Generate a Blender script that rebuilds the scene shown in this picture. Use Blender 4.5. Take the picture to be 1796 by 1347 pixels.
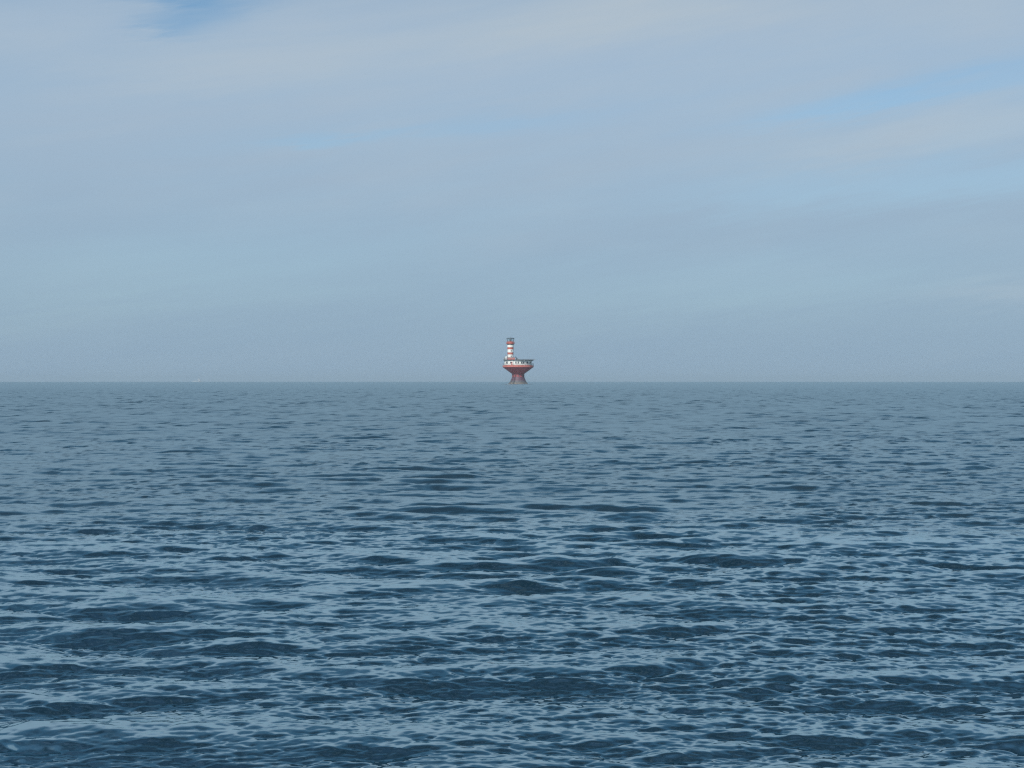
import bpy, bmesh, math, random
import numpy as np
from mathutils import Vector, Matrix

# ------------------------------------------------------------------ base
for o in list(bpy.data.objects):
    bpy.data.objects.remove(o, do_unlink=True)
S = bpy.context.scene
COL = S.collection
R_EARTH = 6.371e6
CAM_H = 1.8
rad = math.radians

# ---- camera
cam_d = bpy.data.cameras.new('camera')
cam_d.sensor_width = 36.0
F_PX = 2300.0                       # focal length in photograph pixels
cam_d.lens = 36.0 * F_PX / 1796.0
cam_d.clip_start = 0.1
cam_d.clip_end = 60000
cam = bpy.data.objects.new('camera', cam_d)
COL.objects.link(cam)
cam.location = (0, 0, CAM_H)
cam.rotation_euler = (rad(90) - 5.7 / F_PX, 0, 0)
S.camera = cam

# ---- colour management
S.view_settings.view_transform = 'Standard'
S.view_settings.look = 'None'
S.view_settings.exposure = 0.0
S.view_settings.gamma = 1.0
S.view_settings.use_curve_mapping = False
S.render.engine = 'CYCLES'
S.cycles.max_bounces = 8
S.cycles.volume_bounces = 0
S.cycles.use_denoising = False      # the little grain left reads as sensor grain
S.cycles.pixel_filter_type = 'BLACKMAN_HARRIS'
S.cycles.filter_width = 1.3

# ---- sun: behind the camera, a little to the left, fairly high
SUN_EL, SUN_AZ = 38.0, 204.0          # azimuth clockwise from +Y (view direction)
sd = bpy.data.lights.new('sun', 'SUN')
sd.energy = 3.8
sd.angle = rad(0.6)
sd.color = (1.0, 0.95, 0.87)
sun = bpy.data.objects.new('sun', sd)
COL.objects.link(sun)
sdir = Vector((math.sin(rad(SUN_AZ)) * math.cos(rad(SUN_EL)),
               math.cos(rad(SUN_AZ)) * math.cos(rad(SUN_EL)), math.sin(rad(SUN_EL))))
sun.rotation_euler = sdir.to_track_quat('Z', 'Y').to_euler()

# ---- world: Nishita sky behind a thin, broken veil of high cloud
W = bpy.data.worlds.new('World')
S.world = W
W.use_nodes = True
nt = W.node_tree
nt.nodes.clear()


class NB:
    """little helper to write node maths"""
    def __init__(self, nt): self.nt = nt
    def n(self, t, **kw):
        x = self.nt.nodes.new(t)
        for k, v in kw.items(): setattr(x, k, v)
        return x
    def put(self, sock, v):
        if isinstance(v, bpy.types.NodeSocket): self.nt.links.new(v, sock)
        else: sock.default_value = v
    def m(self, op, a, b=0.0, c=0.0, clamp=False):
        x = self.n('ShaderNodeMath', operation=op, use_clamp=clamp)
        self.put(x.inputs[0], a); self.put(x.inputs[1], b); self.put(x.inputs[2], c)
        return x.outputs[0]
    def mix(self, f, a, b):
        x = self.n('ShaderNodeMix', data_type='RGBA')
        self.put(x.inputs[0], f); self.put(x.inputs[6], a); self.put(x.inputs[7], b)
        return x.outputs[2]
    def comb(self, a, b, c):
        x = self.n('ShaderNodeCombineXYZ')
        self.put(x.inputs[0], a); self.put(x.inputs[1], b); self.put(x.inputs[2], c)
        return x.outputs[0]
    def noise(self, vec, scale, detail=4, rough=0.5, dist=0.0):
        x = self.n('ShaderNodeTexNoise')
        self.put(x.inputs['Vector'], vec)
        x.inputs['Scale'].default_value = scale
        x.inputs['Detail'].default_value = detail
        x.inputs['Roughness'].default_value = rough
        x.inputs['Distortion'].default_value = dist
        return x.outputs['Fac']
    def ramp(self, v, lo, hi, a=0.0, b=1.0):
        x = self.n('ShaderNodeMapRange', interpolation_type='SMOOTHSTEP')
        self.put(x.inputs[0], v)
        x.inputs[1].default_value = lo; x.inputs[2].default_value = hi
        x.inputs[3].default_value = a; x.inputs[4].default_value = b
        return x.outputs[0]


b = NB(nt)
tc = b.n('ShaderNodeTexCoord')
sep = b.n('ShaderNodeSeparateXYZ')
nt.links.new(tc.outputs['Generated'], sep.inputs[0])
dx, dy, dz = sep.outputs
az = b.m('ARCTAN2', dx, dy)
el = b.m('ARCSINE', dz)
# streaky domain: elevation stretched, bands climbing to the right
sky_v = b.comb(dx, dy, b.m('SUBTRACT', b.m('MULTIPLY', dz, 4.2), b.m('MULTIPLY', dx, 0.55)))
n_big = b.noise(sky_v, 2.1, 5, 0.5, 0.3)
n_mid = b.noise(sky_v, 6.5, 5, 0.55, 0.2)
streak_v = b.comb(dx, dy, b.m('SUBTRACT', b.m('MULTIPLY', dz, 9.0), b.m('MULTIPLY', dx, 1.4)))
n_str = b.noise(streak_v, 5.0, 6, 0.6, 0.3)
warp = b.noise(streak_v, 9.0, 4, 0.6, 0.0)
warp2 = b.noise(streak_v, 26.0, 4, 0.65, 0.3)
wv = b.m('ADD', b.m('MULTIPLY', b.m('SUBTRACT', warp, 0.5), 0.040), b.m('MULTIPLY', b.m('SUBTRACT', warp2, 0.5), 0.016))
azw = b.m('ADD', az, b.m('MULTIPLY', wv, 3.0))
elw = b.m('ADD', el, wv)


def blob(px, py, sx, sy, deg, amp, warped=True):
    """soft patch of sky at a bearing and elevation"""
    cx, cy = (px - 898) / F_PX, (668 - py) / F_PX
    A = b.m('SUBTRACT', azw if warped else az, cx)
    E = b.m('SUBTRACT', elw if warped else el, cy)
    c, s = math.cos(rad(deg)), math.sin(rad(deg))
    U = b.m('ADD', b.m('MULTIPLY', A, c), b.m('MULTIPLY', E, s))
    V = b.m('SUBTRACT', b.m('MULTIPLY', E, c), b.m('MULTIPLY', A, s))
    U = b.m('POWER', b.m('ABSOLUTE', b.m('DIVIDE', U, sx / F_PX)), 2.4)
    V = b.m('POWER', b.m('ABSOLUTE', b.m('DIVIDE', V, sy / F_PX)), 2.4)
    return b.m('MULTIPLY', b.m('EXPONENT', b.m('MULTIPLY', b.m('ADD', U, V), -1.0)), amp)


holes = [blob(345, 50, 78, 36, 4, 0.68), blob(400, 12, 100, 30, 4, 0.6), blob(285, 88, 65, 16, 4, 0.5),
         blob(20, 42, 70, 16, 4, 0.40),
         blob(1760, 168, 360, 26, 7, 0.42), blob(1480, 208, 200, 16, 8, 0.4),
         blob(1480, 338, 330, 34, 2, 0.22), blob(1900, 325, 250, 30, 4, 0.12),
         blob(860, 226, 230, 16, 7, 0.28), blob(560, 256, 110, 9, 6, 0.42),
         blob(1300, 500, 420, 60, 3, 0.12), blob(300, 480, 500, 80, 5, 0.16)]
hs = holes[0]
for h_ in holes[1:]:
    hs = b.m('ADD', hs, h_)
lights = [blob(520, 118, 330, 48, 4, 0.8), blob(1150, 30, 420, 55, 5, 1.0), blob(1650, 75, 300, 50, 4, 0.45),
          blob(1640, 255, 300, 34, 6, 0.75), blob(1770, 520, 160, 24, 3, 0.35),
          blob(980, 70, 200, 40, 6, 0.3)]
ls = lights[0]
for h_ in lights[1:]:
    ls = b.m('ADD', ls, h_)
# cover: broken by noise everywhere, thinner near the zenith
cover = b.m('ADD', b.ramp(el, 0.0, 0.26, 0.97, 0.85), b.m('MULTIPLY', b.m('MULTIPLY', b.m('SUBTRACT', n_str, 0.5), 0.40), b.ramp(el, 0.02, 0.22, 0.15, 1.0)))
front = b.ramp(b.m('ADD', b.m('ABSOLUTE', az), b.m('MULTIPLY', el, 1.0)), 0.45, 0.85, 0.0, 1.0)
gaps = b.ramp(n_big, 0.32, 0.70, 1.0, 0.0)
cover = b.m('SUBTRACT', cover, b.m('MULTIPLY', b.m('MULTIPLY', gaps, front), 0.30))
cover = b.m('SUBTRACT', cover, b.m('MULTIPLY', hs, b.m('ADD', 0.60, b.m('MULTIPLY', warp2, 0.28))), clamp=True)
# cloud tone: lilac grey veil, cream where it is thicker
tone = b.m('ADD', b.m('MULTIPLY', b.m('MULTIPLY', b.m('SUBTRACT', n_mid, 0.48), 1.3), b.ramp(el, 0.05, 0.22, 0.25, 1.0)), ls)
tone = b.m('MULTIPLY', tone, 0.8, clamp=True)
hi = b.ramp(el, 0.0, 0.28)
veil_lo = (0.268, 0.388, 0.520, 1)
veil_hi = (0.400, 0.507, 0.625, 1)
veil = b.mix(hi, veil_lo, veil_hi)
veil = b.mix(b.ramp(el, 0.24, 0.52), veil, (0.066, 0.175, 0.29, 1))
veil = b.mix(b.ramp(el, 0.55, 1.2), veil, (0.016, 0.043, 0.066, 1))
cloud = b.mix(tone, veil, (0.455, 0.535, 0.605, 1))
sky = b.n('ShaderNodeTexSky', sky_type='NISHITA')
sky.sun_disc = False
sky.sun_elevation = rad(SUN_EL)
sky.sun_rotation = rad(SUN_AZ)
sky.altitude = 0
sky.air_density = 1.0
sky.dust_density = 0.25
sky.ozone_density = 1.5
SKY_K = 0.112
skyc = b.n('ShaderNodeVectorMath', operation='SCALE')
nt.links.new(sky.outputs[0], skyc.inputs[0])
skyc.inputs[3].default_value = 1.0
cs = b.n('ShaderNodeVectorMath', operation='SCALE')
nt.links.new(cloud, cs.inputs[0])
cs.inputs[3].default_value = 1.0 / SKY_K
clear = b.n('ShaderNodeVectorMath', operation='MULTIPLY')   # deeper, cleaner blue between the clouds
nt.links.new(skyc.outputs[0], clear.inputs[0])
clear.inputs[1].default_value = (0.74, 0.93, 0.97)
final = b.mix(cover, clear.outputs[0], cs.outputs[0])
bg = b.n('ShaderNodeBackground')
nt.links.new(final, bg.inputs[0])
bg.inputs[1].default_value = SKY_K
wo = b.n('ShaderNodeOutputWorld')
nt.links.new(bg.outputs[0], wo.inputs[0])

# ------------------------------------------------------------------ materials
def mat(name):
    m = bpy.data.materials.new(name)
    m.use_nodes = True
    nb = NB(m.node_tree)
    p = m.node_tree.nodes['Principled BSDF']
    return m, nb, p


def paint(name, c1, c2, rough=0.55, scale=1.2, streak=True, rust=0.0, metal=0.0):
    """weathered paint: two tones mixed by vertically stretched grime, optional rust bleeding"""
    m, nb, p = mat(name)
    t = nb.n('ShaderNodeTexCoord')
    mp = nb.n('ShaderNodeMapping')
    nb.nt.links.new(t.outputs['Object'], mp.inputs[0])
    mp.inputs['Scale'].default_value = (1, 1, 0.22 if streak else 1)
    n1 = nb.noise(mp.outputs[0], scale, 6, 0.62, 0.2)
    n2 = nb.noise(mp.outputs[0], scale * 3.1, 5, 0.6, 0.4)
    c = nb.mix(nb.ramp(n1, 0.38, 0.66), (*c1, 1), (*c2, 1))
    if rust:
        c = nb.mix(nb.m('MULTIPLY', nb.ramp(n2, 0.58, 0.70), rust), c, (0.17, 0.065, 0.03, 1))
    nb.put(p.inputs['Base Color'], c)
    nb.put(p.inputs['Roughness'], nb.m('ADD', rough, nb.m('MULTIPLY', nb.m('SUBTRACT', n2, 0.5), 0.25)))
    p.inputs['Metallic'].default_value = metal
    bm_ = nb.n('ShaderNodeBump')
    bm_.inputs['Distance'].default_value = 0.02
    bm_.inputs['Strength'].default_value = 0.3
    nb.put(bm_.inputs['Height'], n2)
    nb.nt.links.new(bm_.outputs[0], p.inputs['Normal'])
    return m


M_white = paint('white_paint', (0.82, 0.81, 0.77), (0.66, 0.66, 0.62), 0.5, 0.9, rust=0.25)
M_red = paint('red_paint', (0.50, 0.12, 0.085), (0.38, 0.09, 0.07), 0.5, 1.0, rust=0.35)
M_redpale = paint('faded_red_paint', (0.52, 0.17, 0.14), (0.42, 0.11, 0.09), 0.55, 1.0, rust=0.3)
M_dark = paint('dark_roof_steel', (0.045, 0.06, 0.075), (0.07, 0.08, 0.09), 0.5, 0.8, streak=False, rust=0.15)
M_grey = paint('grey_metal', (0.30, 0.32, 0.34), (0.20, 0.22, 0.24), 0.45, 1.5, rust=0.2)
M_black = paint('black_metal', (0.03, 0.033, 0.038), (0.05, 0.05, 0.055), 0.5, 1.5)
M_pipe = paint('rusted_pipe', (0.09, 0.085, 0.10), (0.14, 0.09, 0.08), 0.6, 2.0, rust=0.4)
M_hull = paint('pale_hull_paint', (0.42, 0.44, 0.46), (0.36, 0.38, 0.41), 0.5, 0.1)

M_glass, nb, p = mat('window_glass')
p.inputs['Base Color'].default_value = (0.02, 0.028, 0.032, 1)
p.inputs['Roughness'].default_value = 0.06
p.inputs['Specular IOR Level'].default_value = 0.6
t = nb.n('ShaderNodeTexCoord')
nb.put(p.inputs['Base Color'], nb.mix(nb.noise(t.outputs['Object'], 2.0, 3), (0.012, 0.018, 0.022, 1), (0.035, 0.045, 0.05, 1)))

M_lglass, nb, p = mat('lantern_glass')
t = nb.n('ShaderNodeTexCoord')
nb.put(p.inputs['Base Color'], nb.mix(nb.noise(t.outputs['Object'], 1.5, 3), (0.80, 0.88, 0.90, 1), (0.9, 0.94, 0.95, 1)))
p.inputs['Roughness'].default_value = 0.03
p.inputs['Transmission Weight'].default_value = 0.95
p.inputs['IOR'].default_value = 1.12

# pier: red paint above, dark worn steel below, pale weedy concrete at the waterline
M_pier, nb, p = mat('pier_paint')
t = nb.n('ShaderNodeTexCoord')
sp = nb.n('ShaderNodeSeparateXYZ')
nb.nt.links.new(t.outputs['Object'], sp.inputs[0])
mp = nb.n('ShaderNodeMapping')
nb.nt.links.new(t.outputs['Object'], mp.inputs[0])
mp.inputs['Scale'].default_value = (1, 1, 0.18)
n1 = nb.noise(mp.outputs[0], 0.9, 6, 0.65, 0.2)
n2 = nb.noise(mp.outputs[0], 2.4, 6, 0.65, 0.4)
n3 = nb.noise(t.outputs['Object'], 0.8, 5, 0.6, 0.4)
hz = nb.m('ADD', sp.outputs[2], nb.m('MULTIPLY', nb.m('SUBTRACT', n3, 0.5), 1.3))
red = nb.mix(nb.ramp(n1, 0.36, 0.66), (0.32, 0.062, 0.075, 1), (0.22, 0.05, 0.068, 1))
steel = nb.mix(nb.ramp(n2, 0.4, 0.65), (0.125, 0.060, 0.090, 1), (0.075, 0.05, 0.075, 1))
weed = nb.mix(nb.ramp(n2, 0.4, 0.65), (0.12, 0.12, 0.135, 1), (0.08, 0.09, 0.105, 1))
foot = nb.mix(nb.ramp(n3, 0.4, 0.6), (0.20, 0.18, 0.15, 1), (0.12, 0.125, 0.13, 1))
c = nb.mix(nb.ramp(hz, 0.6, 0.95), foot, weed)
c = nb.mix(nb.ramp(hz, 1.5, 2.4), c, steel)
c = nb.mix(nb.ramp(hz, 3.9, 4.2), c, red)
c = nb.mix(nb.m('MULTIPLY', nb.ramp(n2, 0.60, 0.72), 0.5), c, (0.16, 0.07, 0.04, 1))
nb.put(p.inputs['Base Color'], c)
p.inputs['Roughness'].default_value = 0.6
bm_ = nb.n('ShaderNodeBump'); bm_.inputs['Distance'].default_value = 0.03; bm_.inputs['Strength'].default_value = 0.5
nb.put(bm_.inputs['Height'], n2)
nb.nt.links.new(bm_.outputs[0], p.inputs['Normal'])

# water
M_sea, nb, p = mat('sea_water')
at = nb.n('ShaderNodeAttribute', attribute_name='ripple_rough')
geo = nb.n('ShaderNodeNewGeometry')
mp = nb.n('ShaderNodeMapping')
nb.nt.links.new(geo.outputs['Position'], mp.inputs[0])
mp.inputs['Rotation'].default_value = (0, 0, rad(12))
mp.inputs['Scale'].default_value = (0.6, 1.0, 1.0)
body = nb.mix(nb.noise(geo.outputs['Position'], 0.05, 3), (0.0015, 0.007, 0.009, 1), (0.0030, 0.009, 0.009, 1))
nb.put(p.inputs['Base Color'], body)
nb.put(p.inputs['Roughness'], at.outputs['Fac'])
p.inputs['IOR'].default_value = 1.5
p.inputs['Specular Tint'].default_value = (0.55, 0.86, 1.0, 1)
rip = nb.noise(mp.outputs[0], 26.0, 3, 0.6, 0.3)
at2 = nb.n('ShaderNodeAttribute', attribute_name='ripple_gain')
bm_ = nb.n('ShaderNodeBump')
nb.put(bm_.inputs['Strength'], at2.outputs['Fac'])
bm_.inputs['Distance'].default_value = 0.006
nb.put(bm_.inputs['Height'], rip)
nb.nt.links.new(bm_.outputs[0], p.inputs['Normal'])
# a share of plain mirror sheen on top of the Fresnel reflection
gl = nb.n('ShaderNodeBsdfAnisotropic')
gl.distribution = 'GGX'
gl.inputs['Color'].default_value = (0.74, 0.95, 1.0, 1)
nb.put(gl.inputs['Roughness'], at.outputs['Fac'])
nb.nt.links.new(bm_.outputs[0], gl.inputs['Normal'])
mx = nb.n('ShaderNodeMixShader')
mx.inputs[0].default_value = 0.49
nb.nt.links.new(p.outputs[0], mx.inputs[1])
nb.nt.links.new(gl.outputs[0], mx.inputs[2])
out_ = [n_ for n_ in nb.nt.nodes if n_.type == 'OUTPUT_MATERIAL'][0]
nb.nt.links.new(mx.outputs[0], out_.inputs['Surface'])

# ------------------------------------------------------------------ sea
def build_sea():
    rng = np.random.default_rng(11)
    two = 2 * math.pi
    LP = 2.2                                     # dominant wavelength of the chop
    kp = two / LP
    B0 = 0.0215

    def spectrum(KX, KY):
        K = np.sqrt(KX**2 + KY**2) + 1e-9
        th = np.arctan2(KX, -KY)                 # 0 = running towards the camera
        def lobe(mean, s):
            d = np.cos((th - mean) / 2.0) ** 2
            return d ** s / (2.0 * np.sqrt(math.pi / s))
        s1 = np.clip(26.0 * (kp / K) ** 0.15, 17.0, 28.0)
        D = 0.46 * lobe(rad(13), s1) + 0.38 * lobe(rad(-17), s1) + 0.16 * lobe(rad(0), 3.0)
        peak = 1.0 + 0.0 * np.exp(-((np.log(K / kp)) ** 2) / 0.18)
        E = B0 * K**-4 * np.exp(-0.75 * (kp / K) ** 4) * peak * D
        E = E * (1.0 + 2.3 / (1.0 + (two / K / 0.24) ** 3))      # steep little wind ripples
        E = E * np.exp(-(K / (two / 0.045)) ** 2)
        # an old low swell
        ks = two / 5.5
        E = E + 0.0005 * ks**-4 * np.exp(-((np.log(K / ks)) ** 2) / 0.22) * (lobe(rad(-16), 20) + 0.5 * lobe(rad(25), 20))
        return E

    casc = []
    #      tile   n    lam_max lam_min  rot
    defs = [(223.0, 1024, 400.0, 4.0, 0.21), (41.3, 1024, 4.0, 0.80, 0.77),
            (11.7, 1024, 0.80, 0.18, 1.31), (3.37, 1024, 0.18, 0.036, 0.45)]
    for L, N, lmax, lmin, rot in defs:
        k1 = np.fft.fftfreq(N, L / N) * two
        KXt, KYt = np.meshgrid(k1, k1, indexing='xy')
        c, s = math.cos(rot), math.sin(rot)
        KX, KY = KXt * c - KYt * s, KXt * s + KYt * c   # world wave vectors
        K = np.sqrt(KX**2 + KY**2)
        band = (K > two / lmax) & (K <= two / lmin)
        E = np.where(band, spectrum(KX, KY), 0.0) * (two / L) ** 2
        # halve for +-k pairing (E is one-sided here)
        A = np.sqrt(E / 2.0) * (rng.standard_normal((N, N)) + 1j * rng.standard_normal((N, N))) / math.sqrt(2)
        A = A * N * N * math.sqrt(2.0)
        mss = float(np.sum(E * K**2) )
        Ks = np.where(K > 0, K, 1)
        h = np.fft.ifft2(A).real
        X = np.fft.ifft2(-1j * KX / Ks * A).real
        Y = np.fft.ifft2(-1j * KY / Ks * A).real
        mss_real = float(np.mean(np.fft.ifft2(1j * KX * A).real ** 2 + np.fft.ifft2(1j * KY * A).real ** 2))
        print('cascade', L, 'std h', h.std(), 'mss', mss_real)
        casc.append((L, N, rot, h.astype(np.float32), X.astype(np.float32), Y.astype(np.float32), mss_real))

    # polar sheet round the viewer's boat: fine close by, coarser outwards, full circle, to the horizon
    dense = np.arange(-22.5, 22.5001, math.degrees(0.00147))
    side = []
    a, st = 22.5, math.degrees(0.00147)
    while a < 180:
        st = min(st * 1.09, 6.0)
        a += st
        side.append(a)
    side = np.array(side) * (180.0 / side[-1])
    side = side[side > 22.51]
    phi = np.radians(np.concatenate([-side[::-1][1:], dense, side]))   # one seam column at 180
    rr = [0.4]
    while rr[-1] < 5.2:
        rr.append(rr[-1] * 1.05 + 0.02)
    while rr[-1] < 11000:
        d = rr[-1]
        if d < 45: s_ = 0.0090 * (d / 6) ** 1.5
        elif d < 250: s_ = 0.185 * (d / 45) ** 0.6
        elif d < 800: s_ = 0.517 * (d / 250) ** 0.95
        else: s_ = 0.0145 * d
        rr.append(d + s_)
    rr = np.array(rr)
    dr = np.gradient(rr)
    nr, nc = len(rr), len(phi)
    print('sea grid', nr, nc, nr * nc)
    Rg = rr[:, None] * np.ones((1, nc))
    X0 = (rr[:, None] * np.sin(phi)[None, :]).ravel()
    Y0 = (rr[:, None] * np.cos(phi)[None, :]).ravel()
    x = X0.copy(); y = Y0.copy(); z = np.zeros_like(X0)
    # spacing seen by each vertex decides which wavelengths the sheet can carry
    dphi = np.abs(np.gradient(phi))
    sp = np.maximum(dr[:, None], (rr[:, None] * dphi[None, :])).ravel()
    unres = np.full(X0.shape, 0.00008)
    WS = 0.57                                     # overall size of the sea state
    lam_typ = [9.0 * WS, 1.5 * WS, 0.36 * WS, 0.10 * WS]
    CH = [1.3, 1.5, 1.2, 0.9]
    LEAN = [2.0, 1.8, 1.2, 0.6]      # crests lean towards the viewer, downwind

    # crests come in short groups, ripples in gust patches: slow random envelopes
    def envelope(L, N, corr, amt, seed):
        g = np.random.default_rng(seed)
        k1 = np.fft.fftfreq(N, L / N) * two
        KX, KY = np.meshgrid(k1, k1, indexing='xy')
        F = np.fft.fft2(g.standard_normal((N, N))) * np.exp(-(KX**2 + KY**2) * corr**2 / 4)
        f = np.fft.ifft2(F).real
        f = f / f.std()
        e = np.exp(amt * f)
        return L, N, (e / math.sqrt(float(np.mean(e * e)))).astype(np.float32)
    env_group = envelope(71.0, 512, 1.6, 0.20, 3)
    env_gust = envelope(530.0, 512, 14.0, 0.16, 5)

    def tile(T, L, N, rot, xa, ya):
        c, s = math.cos(rot), math.sin(rot)
        u = (xa * c + ya * s) / L * N
        v = (-xa * s + ya * c) / L * N
        iu = np.floor(u).astype(np.int64); iv = np.floor(v).astype(np.int64)
        fu = (u - iu).astype(np.float32); fv = (v - iv).astype(np.float32)
        i0 = iu % N; i1 = (iu + 1) % N; j0 = iv % N; j1 = (iv + 1) % N
        return ((T[j0, i0] * (1 - fu) + T[j0, i1] * fu) * (1 - fv) +
                (T[j1, i0] * (1 - fu) + T[j1, i1] * fu) * fv)
    for (L, N, rot, h, DX, DY, mss), lt, ch, lean in zip(casc, lam_typ, CH, LEAN):
        w = np.clip((lt / sp - 0.45) / 1.1, 0, 1)
        w = w * w * (3 - 2 * w)
        idx = np.nonzero(w > 0.002)[0]
        xa, ya = X0[idx], Y0[idx]
        c, s = math.cos(rot), math.sin(rot)
        u = (xa * c + ya * s) / (L * WS) * N
        v = (-xa * s + ya * c) / (L * WS) * N
        iu = np.floor(u).astype(np.int64); iv = np.floor(v).astype(np.int64)
        fu = (u - iu).astype(np.float32); fv = (v - iv).astype(np.float32)
        i0 = iu % N; i1 = (iu + 1) % N; j0 = iv % N; j1 = (iv + 1) % N
        def samp(T):
            return ((T[j0, i0] * (1 - fu) + T[j0, i1] * fu) * (1 - fv) +
                    (T[j1, i0] * (1 - fu) + T[j1, i1] * fu) * fv)
        wr = w
        if lt < 5.0:
            w = w.copy()
            if lt > 0.8: e_ = tile(env_group[2], env_group[0], env_group[1], 1.1, xa, ya)
            else: e_ = (0.35 + 0.65 * tile(env_group[2], env_group[0], env_group[1], 0.3, xa, ya)) * \
                       tile(env_gust[2], env_gust[0], env_gust[1], 0.6, xa, ya)
            w[idx] *= np.minimum(e_, 2.0)
        w = w * WS
        hh = samp(h) * w[idx]
        z[idx] += hh
        y[idx] -= lean * hh
        x[idx] += samp(DX) * ch * w[idx]
        y[idx] += samp(DY) * ch * w[idx]
        unres += mss * (1 - wr * wr)
    # steep fronts may stand up but never fold over: keep every ray of the sheet in order
    rad_ = np.sqrt(x * x + y * y).reshape(nr, nc)
    keep = 0.56 * rr[:, None]
    rad2 = np.maximum.accumulate(rad_ - keep, axis=0) + keep
    f_ = (rad2 / np.maximum(rad_, 1e-6)).ravel()
    far_ = (X0**2 + Y0**2) > 9.0
    x = np.where(far_, x * f_, x); y = np.where(far_, y * f_, y)
    d2 = X0**2 + Y0**2
    z -= d2 / (2 * R_EARTH)
    alpha = np.sqrt(2.0 * unres) * 0.24
    rough = np.clip(np.sqrt(alpha), 0.05, 0.6)
    gain = np.clip(0.15 * np.ones_like(x) * np.exp(-np.sqrt(d2) / 60.0), 0, 1)
    co = np.empty((nr * nc + 1, 3), np.float32)
    co[:-1, 0] = x; co[:-1, 1] = y; co[:-1, 2] = z
    co[-1] = (0, 0, 0)
    ii, jj = np.meshgrid(np.arange(nr - 1), np.arange(nc), indexing='ij')
    a_ = ii * nc + jj
    b_ = ii * nc + (jj + 1) % nc
    c_ = (ii + 1) * nc + (jj + 1) % nc
    d_ = (ii + 1) * nc + jj
    quads = np.stack([a_, d_, c_, b_], -1).reshape(-1, 4)
    jj = np.arange(nc)
    tris = np.stack([np.full(nc, nr * nc), jj, (jj + 1) % nc], -1)
    me = bpy.data.meshes.new('sea')
    nq, ntri = len(quads), len(tris)
    me.vertices.add(len(co)); me.vertices.foreach_set('co', co.ravel())
    me.loops.add(nq * 4 + ntri * 3)
    me.loops.foreach_set('vertex_index', np.concatenate([quads.ravel(), tris.ravel()]).astype(np.int32))
    me.polygons.add(nq + ntri)
    ls_ = np.concatenate([np.arange(nq) * 4, nq * 4 + np.arange(ntri) * 3]).astype(np.int32)
    me.polygons.foreach_set('loop_start', ls_)
    me.polygons.foreach_set('use_smooth', np.ones(nq + ntri, dtype=bool))
    me.update(calc_edges=True)
    for nm, arr in (('ripple_rough', rough), ('ripple_gain', gain)):
        A_ = me.attributes.new(nm, 'FLOAT', 'POINT')
        A_.data.foreach_set('value', np.concatenate([arr, [arr[0]]]).astype(np.float32))
    me.materials.append(M_sea)
    o = bpy.data.objects.new('sea', me)
    COL.objects.link(o)
    o['kind'] = 'structure'
    # make sure the sheet faces up
    n = me.polygons[nq // 2].normal
    if n.z < 0:
        me.flip_normals()
    return o


build_sea()


def sea_z(x, y):
    return -(x * x + y * y) / (2 * R_EARTH)


# ------------------------------------------------------------------ mesh helpers
def link(name, bm, m, parent=None, smooth=False, loc=None, rotz=0.0):
    me = bpy.data.meshes.new(name)
    bmesh.ops.recalc_face_normals(bm, faces=bm.faces)
    bm.to_mesh(me); bm.free()
    me.materials.append(m)
    if smooth:
        me.polygons.foreach_set('use_smooth', [True] * len(me.polygons))
    o = bpy.data.objects.new(name, me)
    COL.objects.link(o)
    if parent: o.parent = parent
    if loc: o.location = loc
    o.rotation_euler = (0, 0, rotz)
    return o


def inst(src, parent=None, loc=None, rotz=None):
    o = src.copy()
    COL.objects.link(o)
    o.parent = parent or src.parent
    if loc is not None: o.location = loc
    if rotz is not None: o.rotation_euler = (0, 0, rotz)
    return o


def lathe(prof, seg=48, cx=0, cy=0, bm=None, cap=True):
    bm = bm or bmesh.new()
    rings = []
    for r, z in prof:
        rings.append([bm.verts.new((cx + r * math.cos(2 * math.pi * i / seg), cy + r * math.sin(2 * math.pi * i / seg), z))
                      for i in range(seg)])
    for A, B in zip(rings[:-1], rings[1:]):
        for i in range(seg):
            bm.faces.new((A[i], A[(i + 1) % seg], B[(i + 1) % seg], B[i]))
    if cap:
        bm.faces.new(rings[0][::-1]); bm.faces.new(rings[-1])
    return bm


def box(cx, cy, cz, sx, sy, sz, bm=None, rotz=0.0):
    bm = bm or bmesh.new()
    M = Matrix.Translation((cx, cy, cz)) @ Matrix.Rotation(rotz, 4, 'Z') @ Matrix.Diagonal((sx, sy, sz, 1))
    bmesh.ops.create_cube(bm, size=1.0, matrix=M)
    return bm


def bar(p, q, r, bm=None, seg=6, r2=None):
    bm = bm or bmesh.new()
    p, q = Vector(p), Vector(q)
    d = q - p
    M = Matrix.Translation((p + q) / 2) @ d.to_track_quat('Z', 'Y').to_matrix().to_4x4()
    bmesh.ops.create_cone(bm, cap_ends=True, segments=seg, radius1=r, radius2=r if r2 is None else r2, depth=d.length, matrix=M)
    return bm


def ring(rmaj, z, r, bm=None, n=40, cx=0, cy=0, a0=0.0, a1=2 * math.pi):
    bm = bm or bmesh.new()
    full = abs(a1 - a0 - 2 * math.pi) < 1e-6
    pts = [(cx + rmaj * math.cos(a0 + (a1 - a0) * i / n), cy + rmaj * math.sin(a0 + (a1 - a0) * i / n), z) for i in range(n + (0 if full else 1))]
    vs = []
    for i, pt in enumerate(pts):
        a = a0 + (a1 - a0) * i / n
        u = Vector((math.cos(a), math.sin(a), 0)); w = Vector((0, 0, 1))
        vs.append([bm.verts.new(Vector(pt) + (u * math.cos(t) + w * math.sin(t)) * r) for t in (0.785, 2.356, 3.927, 5.498)])
    m = len(vs)
    for i in range(m if full else m - 1):
        A, B = vs[i], vs[(i + 1) % m]
        for k in range(4):
            bm.faces.new((A[k], A[(k + 1) % 4], B[(k + 1) % 4], B[k]))
    return bm


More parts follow.
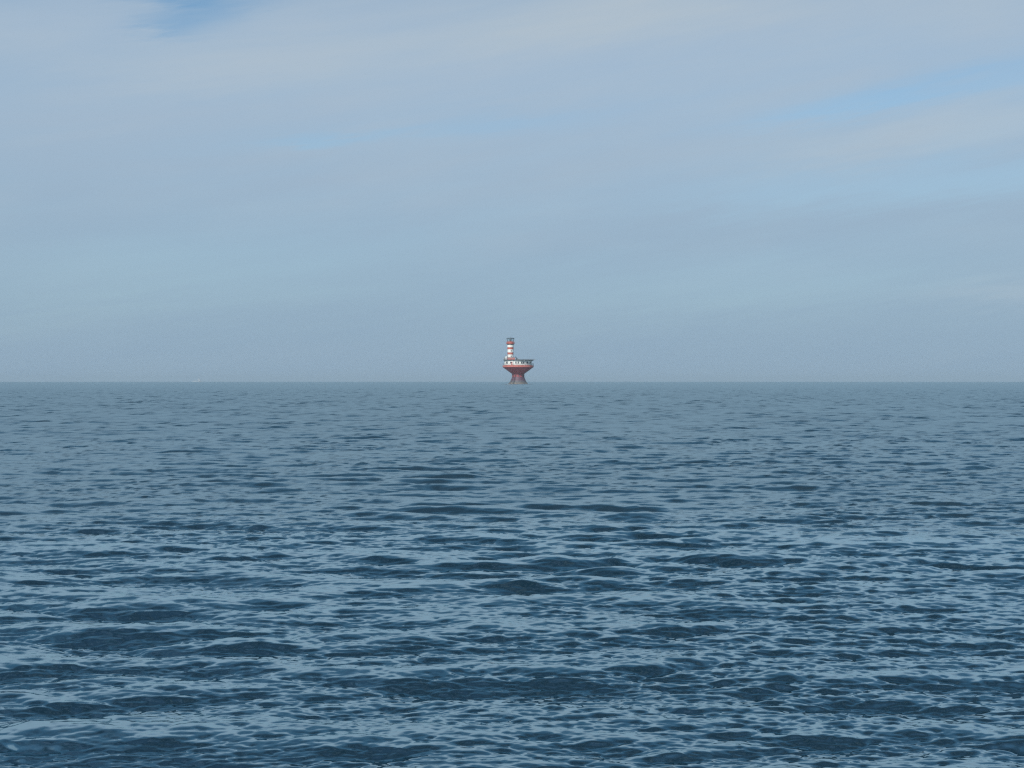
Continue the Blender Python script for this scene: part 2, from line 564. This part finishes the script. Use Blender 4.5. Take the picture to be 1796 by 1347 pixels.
# ------------------------------------------------------------------ lighthouse
LX, LY = 10.8 * 0.3375, 0.3375 * F_PX
LZ = sea_z(LX, LY)
lh = bpy.data.objects.new('lighthouse', None)
COL.objects.link(lh)
lh.location = (LX, LY, LZ)
lh['label'] = 'red and white striped lighthouse with round white house on flared red pier'
lh['category'] = 'lighthouse'

# pier: flared foot, narrow waist, wide cone under the deck
prof = [(7.2, -1.2), (6.1, -0.1), (5.35, 0.7), (4.75, 1.5), (4.25, 2.5), (3.85, 3.5), (3.62, 4.3), (3.55, 5.0), (3.62, 5.6),
        (3.75, 6.0), (5.4, 7.2), (7.2, 8.5), (9.05, 9.85)]
link('pier', lathe(prof, 64), M_pier, lh, smooth=False)
# plate seams that stand slightly proud of the cone
for r, z in ((4.6, 6.62), (6.35, 7.9), (7.9, 9.02)):
    link('hoop', ring(r + 0.02, z, 0.05, n=64), M_pipe, lh)
rib_bm = None
for k in range(24):
    a = 2 * math.pi * (k + 0.5) / 24
    if k == 0:
        rb = link('rib', bar((3.80, 0, 6.03), (9.0, 0, 9.80), 0.05, seg=5), M_pipe, lh, rotz=a)
    else:
        inst(rb, rotz=a)
link('waist_ring', ring(3.68, 5.85, 0.10, n=48), M_dark, lh)

# deck rim, painted red
link('deck_rim', lathe([(9.05, 9.853), (9.22, 9.95), (9.22, 10.85), (9.05, 10.9)], 64), M_redpale, lh)
link('deck_floor', lathe([(9.0, 10.903), (9.0, 10.93)], 64), M_grey, lh)


def railing(name, r, z0, h, n, m, cx=0, cy=0, a0=0.0, a1=2 * math.pi, rails=3, pr=0.045):
    top = link(name, ring(r, z0 + h, pr, n=48, cx=cx, cy=cy, a0=a0, a1=a1), m, lh)
    full = abs(a1 - a0 - 2 * math.pi) < 1e-6
    for k in range(1, rails):
        link('rail', ring(r, z0 + h * k / rails, pr * 0.7, n=48, cx=cx, cy=cy, a0=a0, a1=a1), m, top)
    post = None
    for k in range(n if full else n + 1):
        a = a0 + (a1 - a0) * k / n
        pos = (cx + r * math.cos(a), cy + r * math.sin(a), z0)
        if post is None:
            post = link('post', bar((0, 0, 0), (0, 0, h - pr * 0.5), pr, seg=5), m, top, loc=pos)
        else:
            inst(post, loc=pos)
    return top


railing('deck_railing', 9.08, 10.86, 1.15, 44, M_grey)

# round house
HR, H0, H1 = 8.05, 10.93, 13.72
link('house_wall', lathe([(HR, H0), (HR, H1)], 64), M_white, lh)
link('wall_base', lathe([(HR + 0.04, H0 + 0.003), (HR + 0.04, H0 + 0.22)], 64), M_redpale, lh)


def place_angle(xoff):          # angle round the house, 0 facing the viewer, + to the right
    return math.asin(max(-1, min(1, xoff / HR)))


def window(ang, w, zc, h, r=HR):
    e = bmesh.new()
    t = 0.10
    # frame as four bars, butted
    box(0, -r - 0.05, zc + h / 2 - t / 2, w, 0.14, t, e)
    box(0, -r - 0.05, zc - h / 2 + t / 2, w, 0.14, t, e)
    box(-w / 2 + t / 2, -r - 0.05, zc, t, 0.14, h - 2 * t, e)
    box(w / 2 - t / 2, -r - 0.05, zc, t, 0.14, h - 2 * t, e)
    wn = link('window', e, M_grey, lh, rotz=ang)
    link('pane', box(0, -r - 0.03, zc, w - 2 * t - 0.004, 0.06, h - 2 * t - 0.004), M_glass, wn)
    link('sill', box(0, -r - 0.10, zc - h / 2 - 0.04, w + 0.12, 0.24, 0.07), M_grey, wn)
    return wn


for xo, w, h in ((-6.55, 1.45, 1.25), (-4.4, 0.75, 0.9), (-1.35, 0.75, 1.1), (0.0, 0.75, 1.1), (2.05, 0.85, 1.2), (3.1, 0.95, 1.2),
                 (5.3, 1.25, 1.2), (7.15, 1.35, 1.25)):
    window(place_angle(xo), w, 12.55, h)
for k in range(9):
    window(math.pi / 2 + 0.42 + k * 0.29, 1.1, 12.55, 1.2)
# door facing the viewer
da = place_angle(-3.75)
dr_ = link('door', box(0, -HR - 0.05, 11.95, 0.95, 0.12, 2.0), M_redpale, lh, rotz=da)
link('handle', bar((0.34, -HR - 0.16, 11.9), (0.34, -HR - 0.16, 12.05), 0.03), M_black, dr_)
link('door_light', box(0, -HR - 0.125, 12.55, 0.5, 0.03, 0.5), M_glass, dr_)
# wall pilasters between windows
pil = None
for k in range(24):
    a = 2 * math.pi * k / 24 + 0.06
    if pil is None:
        pil = link('pilaster', box(0, -HR - 0.02, (H0 + H1) / 2 + 0.1, 0.16, 0.08, H1 - H0 - 0.30), M_white, lh, rotz=a)
    else:
        inst(pil, rotz=a)
# downpipe and wall lamp fittings at the left of the wall
for xo in (-7.6, -2.6, 4.2):
    link('downpipe', bar((0, -HR - 0.14, H0), (0, -HR - 0.14, H1), 0.07), M_grey, lh, rotz=place_angle(xo))

# flat helicopter roof: thin dark slab, longer to the right, on tapered edge
bmr = bmesh.new()
lathe([(8.3, 13.723), (9.1, 13.98), (9.2, 14.2), (9.0, 14.27)], 64, cx=0.35, bm=bmr)
link('roof', bmr, M_dark, lh)
link('roof_edge', ring(9.22, 14.12, 0.06, n=64, cx=0.35), M_dark, lh)
# bracket beams under the overhang
br_ = None
for k in range(20):
    a = 2 * math.pi * k / 20
    if br_ is None:
        br_ = link('bracket', bar((0, -8.14, 13.35), (0, -8.55, 13.78), 0.06), M_grey, lh, rotz=a)
    else:
        inst(br_, rotz=a)
# safety net frame round the landing deck on the right
net = link('safety_net', ring(10.1, 14.6, 0.04, n=48, cx=0.35, a0=-math.pi * 0.42, a1=math.pi * 0.42), M_grey, lh)
for k in range(15):
    a = -math.pi * 0.42 + math.pi * 0.84 * k / 14
    c_, s_ = math.cos(a), math.sin(a)
    link('net_arm', bar((0.35 + 9.2 * c_, 9.2 * s_, 14.2), (0.35 + 10.1 * c_, 10.1 * s_, 14.6), 0.035, seg=5), M_grey, net)
railing('roof_railing', 8.9, 14.27, 1.1, 14, M_grey, cx=0.35, a0=math.pi * 0.62, a1=math.pi * 1.42, rails=3)

# tower
TX, TY = -4.57, -1.0
bands = [(14.3, 17.35, M_white), (17.35, 18.6, M_red), (18.6, 20.4, M_white), (20.4, 21.65, M_red), (21.65, 23.05, M_white)]


def tr(z): return 1.74 + (z - 14.3) / (23.05 - 14.3) * 0.14


for z0, z1, m_ in bands:
    o_ = link('tower_band', lathe([(tr(z0), z0 + 0.002), (tr(z1), z1 - 0.002)], 28), m_, lh, smooth=False, loc=(TX, TY, 0))
    o_['label'] = 'red painted band' if m_ is M_red else 'white painted band'
    link('seam', ring(tr(z1) + 0.012, z1, 0.03, n=28), M_grey, o_)
# small tower windows
for z in (16.3, 19.5):
    w_ = link('tower_window', box(0, -tr(z) - 0.01, z, 0.55, 0.10, 0.75), M_grey, lh, loc=(TX, TY, 0), rotz=0.25)
    link('pane', box(0, -tr(z) - 0.062, z, 0.40, 0.03, 0.6), M_glass, w_)
# gallery: corbelled red ring with a parapet
link('corbel', lathe([(1.86, 23.053), (1.95, 23.3), (2.45, 23.62)], 28), M_dark, lh, loc=(TX, TY, 0))
link('gallery_floor', lathe([(2.5, 23.623), (2.65, 23.7), (2.65, 23.84)], 28), M_red, lh, loc=(TX, TY, 0))
pp = link('parapet', lathe([(1.95, 23.843), (2.0, 24.95), (1.9, 25.0)], 28), M_redpale, lh, loc=(TX, TY, 0))
gr = railing('gallery_railing', 2.58, 23.84, 1.0, 14, M_red, cx=TX, cy=TY, rails=3, pr=0.04)
# lantern: panes lean outwards up to a dark flat roof
n_p = 10
r0, r1, z0, z1 = 1.86, 2.22, 25.003, 26.75
lan = link('lantern', lathe([(r0 - 0.02, 25.003), (r0, 25.08)], 28), M_dark, lh, loc=(TX, TY, 0))
for k in range(n_p):
    a0_, a1_ = 2 * math.pi * k / n_p, 2 * math.pi * (k + 1) / n_p
    g = bmesh.new()
    e_ = 0.02
    P = []
    for (rr_, zz_) in ((r0, z0 + 0.08), (r1, z1)):
        for a_ in (a0_ + e_, a1_ - e_):
            P.append((rr_, a_, zz_))
    vs = []
    for off in (0.0, -0.03):
        for (rr_, a_, zz_) in P:
            vs.append(g.verts.new(((rr_ + off) * math.cos(a_), (rr_ + off) * math.sin(a_), zz_)))
    for f in ((0, 1, 3, 2), (4, 6, 7, 5), (0, 4, 5, 1), (2, 3, 7, 6), (0, 2, 6, 4), (1, 5, 7, 3)):
        g.faces.new([vs[i] for i in f])
    link('pane', g, M_lglass, lan)
    link('mullion', bar((r0 * math.cos(a0_), r0 * math.sin(a0_), z0 + 0.08), (r1 * math.cos(a0_), r1 * math.sin(a0_), z1), 0.075, seg=5), M_dark, lan)
link('lantern_roof', lathe([(2.24, 26.753), (2.34, 26.82), (2.34, 27.05), (1.6, 27.18)], 28), M_dark, lh, loc=(TX, TY, 0))
link('lamp_pedestal', lathe([(0.35, 25.05), (0.35, 25.5), (0.2, 25.55)], 14), M_grey, lh, loc=(TX, TY, 0))
link('lens', lathe([(0.28, 25.553), (0.42, 25.7), (0.46, 25.95), (0.42, 26.2), (0.25, 26.35)], 16), M_glass, lh, loc=(TX, TY, 0))
link('lightning_rod', bar((TX, TY, 27.1), (TX, TY, 28.1), 0.03), M_black, lh)

# tower foot: pink plant room, white locker, boxes, masts
link('plant_room', box(-4.1, -1.6, 14.95, 4.4, 4.6, 1.3), M_redpale, lh)
link('plant_room_roof', box(-4.1, -1.6, 15.65, 4.7, 4.9, 0.1), M_grey, lh)
link('locker', box(-7.15, -3.2, 15.25, 0.75, 0.9, 1.9), M_white, lh)
link('vent_box', box(-8.25, -1.4, 14.95, 0.9, 1.0, 1.3), M_grey, lh)
link('hatch', box(0.1, -2.0, 14.6, 1.6, 1.6, 0.6), M_grey, lh)
ms = link('mast', bar((-6.5, -4.0, 14.3), (-6.5, -4.0, 16.6), 0.13), M_pipe, lh)
an = link('antenna', bar((-7.35, -2.4, 14.3), (-7.35, -2.4, 17.4), 0.05), M_grey, lh)
link('antenna_drum', bar((-7.35, -2.4, 16.6), (-7.35, -2.4, 17.2), 0.22, seg=10), M_grey, an)
# folded crane on the roof
cr = link('crane', bar((-0.9, -5.0, 14.3), (-0.9, -5.0, 14.95), 0.24, seg=10), M_black, lh)
link('boom', bar((-0.5, -5.0, 14.75), (-1.75, -5.0, 15.95), 0.17, seg=6), M_black, cr)
link('boom_strut', bar((-0.95, -5.0, 14.5), (-1.1, -5.0, 15.2), 0.06, seg=6), M_black, cr)
# ladder down the pier with cage hoops and a rusty drain pipe
lx = -1.85
lad = bmesh.new()
pts = [(-9.25, 10.6), (-6.1, 7.2), (-4.15, 6.0), (-3.85, 5.0), (-3.95, 4.0), (-4.7, 2.3), (-5.9, 0.6), (-6.9, -0.8)]
pts = [(-3.95, 5.95), (-3.80, 5.0), (-3.90, 4.0), (-4.55, 2.3), (-5.55, 0.8), (-6.6, -0.6)]
for sx in (-0.22, 0.22):
    for (y0, z0_), (y1, z1_) in zip(pts[:-1], pts[1:]):
        bar((sx, y0, z0_), (sx, y1, z1_), 0.05, lad, 5)
ld = link('ladder', lad, M_black, lh, rotz=rad(-28))
rg = None
for k in range(20):
    z_ = -0.4 + k * 0.32
    y_ = float(np.interp(z_, [q[1] for q in pts][::-1], [q[0] for q in pts][::-1]))
    if rg is None:
        rg = link('rung', bar((-0.22, 0, 0), (0.22, 0, 0), 0.03, seg=5), M_black, ld, loc=(0, y_, z_))
    else:
        inst(rg, loc=(0, y_, z_))
pb = bmesh.new()
for (y0, z0_), (y1, z1_) in zip(pts[:-1], pts[1:]):
    bar((0, y0 - 0.02, z0_), (0, y1 - 0.02, z1_), 0.10, pb, 6)
link('drain_pipe', pb, M_pipe, lh, rotz=rad(-52))
fd = None
for k in range(12):
    a = 2 * math.pi * k / 12 + 0.2
    if fd is None:
        fd = link('fender', box(0, -3.66, 4.7, 0.30, 0.14, 1.9), M_pipe, lh, rotz=a)
    else:
        inst(fd, rotz=a)

# ------------------------------------------------------------------ distant ship
SX = (345 - 898) / F_PX * 6500
SY = 6500.0
ship = bpy.data.objects.new('ship', None)
COL.objects.link(ship)
ship.location = (SX, SY, sea_z(SX, SY))
ship['label'] = 'tiny pale ship on the hazy horizon far to the left of the lighthouse'
ship['category'] = 'ship'
hb = bmesh.new()
secs = [(-21, 2.6, 3.6), (-20, 3.6, 3.4), (-8, 4.2, 3.2), (10, 4.2, 3.4), (17, 2.6, 4.4), (21.5, 0.15, 5.4)]
rings_ = []
for xx, hw, top in secs:
    rings_.append([hb.verts.new(v) for v in ((xx, -hw, top), (xx, -hw * 0.85, 0.3), (xx, 0, -1.0), (xx, hw * 0.85, 0.3), (xx, hw, top))])
for A_, B_ in zip(rings_[:-1], rings_[1:]):
    for i in range(5):
        hb.faces.new((A_[i], A_[(i + 1) % 5], B_[(i + 1) % 5], B_[i]))
hb.faces.new(rings_[0]); hb.faces.new(rings_[-1][::-1])
link('hull', hb, M_hull, ship)
link('superstructure', box(12.5, 0, 7.0, 11, 6.5, 6.4), M_hull, ship)
link('bridge', box(12.8, 0, 12.0, 8.5, 7.5, 3.4), M_hull, ship)
link('bridge_window', box(17.1, 0, 12.5, 0.12, 6.5, 1.0), M_glass, ship)
link('funnel', bar((8.0, 0, 13.7), (7.6, 0, 16.6), 1.2, seg=12), M_white, ship)
link('mast', bar((13, 0, 13.7), (13, 0, 18.0), 0.3), M_white, ship)
link('deckhouse', box(-6, 0, 4.6, 14, 5, 2.4), M_hull, ship)

# ------------------------------------------------------------------ haze
hb = bmesh.new()
box(0, 0, (30.0 - 11.5) / 2, 22600, 22600, 41.5, hb)
m = bpy.data.materials.new('haze_air')
m.use_nodes = True
m.node_tree.nodes.clear()
v = m.node_tree.nodes.new('ShaderNodeVolumePrincipled')
v.inputs['Color'].default_value = (0.67, 0.86, 1.0, 1)
v.inputs['Density'].default_value = 1.5e-4
v.inputs['Anisotropy'].default_value = 0.0
mo = m.node_tree.nodes.new('ShaderNodeOutputMaterial')
m.node_tree.links.new(v.outputs[0], mo.inputs['Volume'])
hz_o = link('haze', hb, m)
hz_o['kind'] = 'stuff'
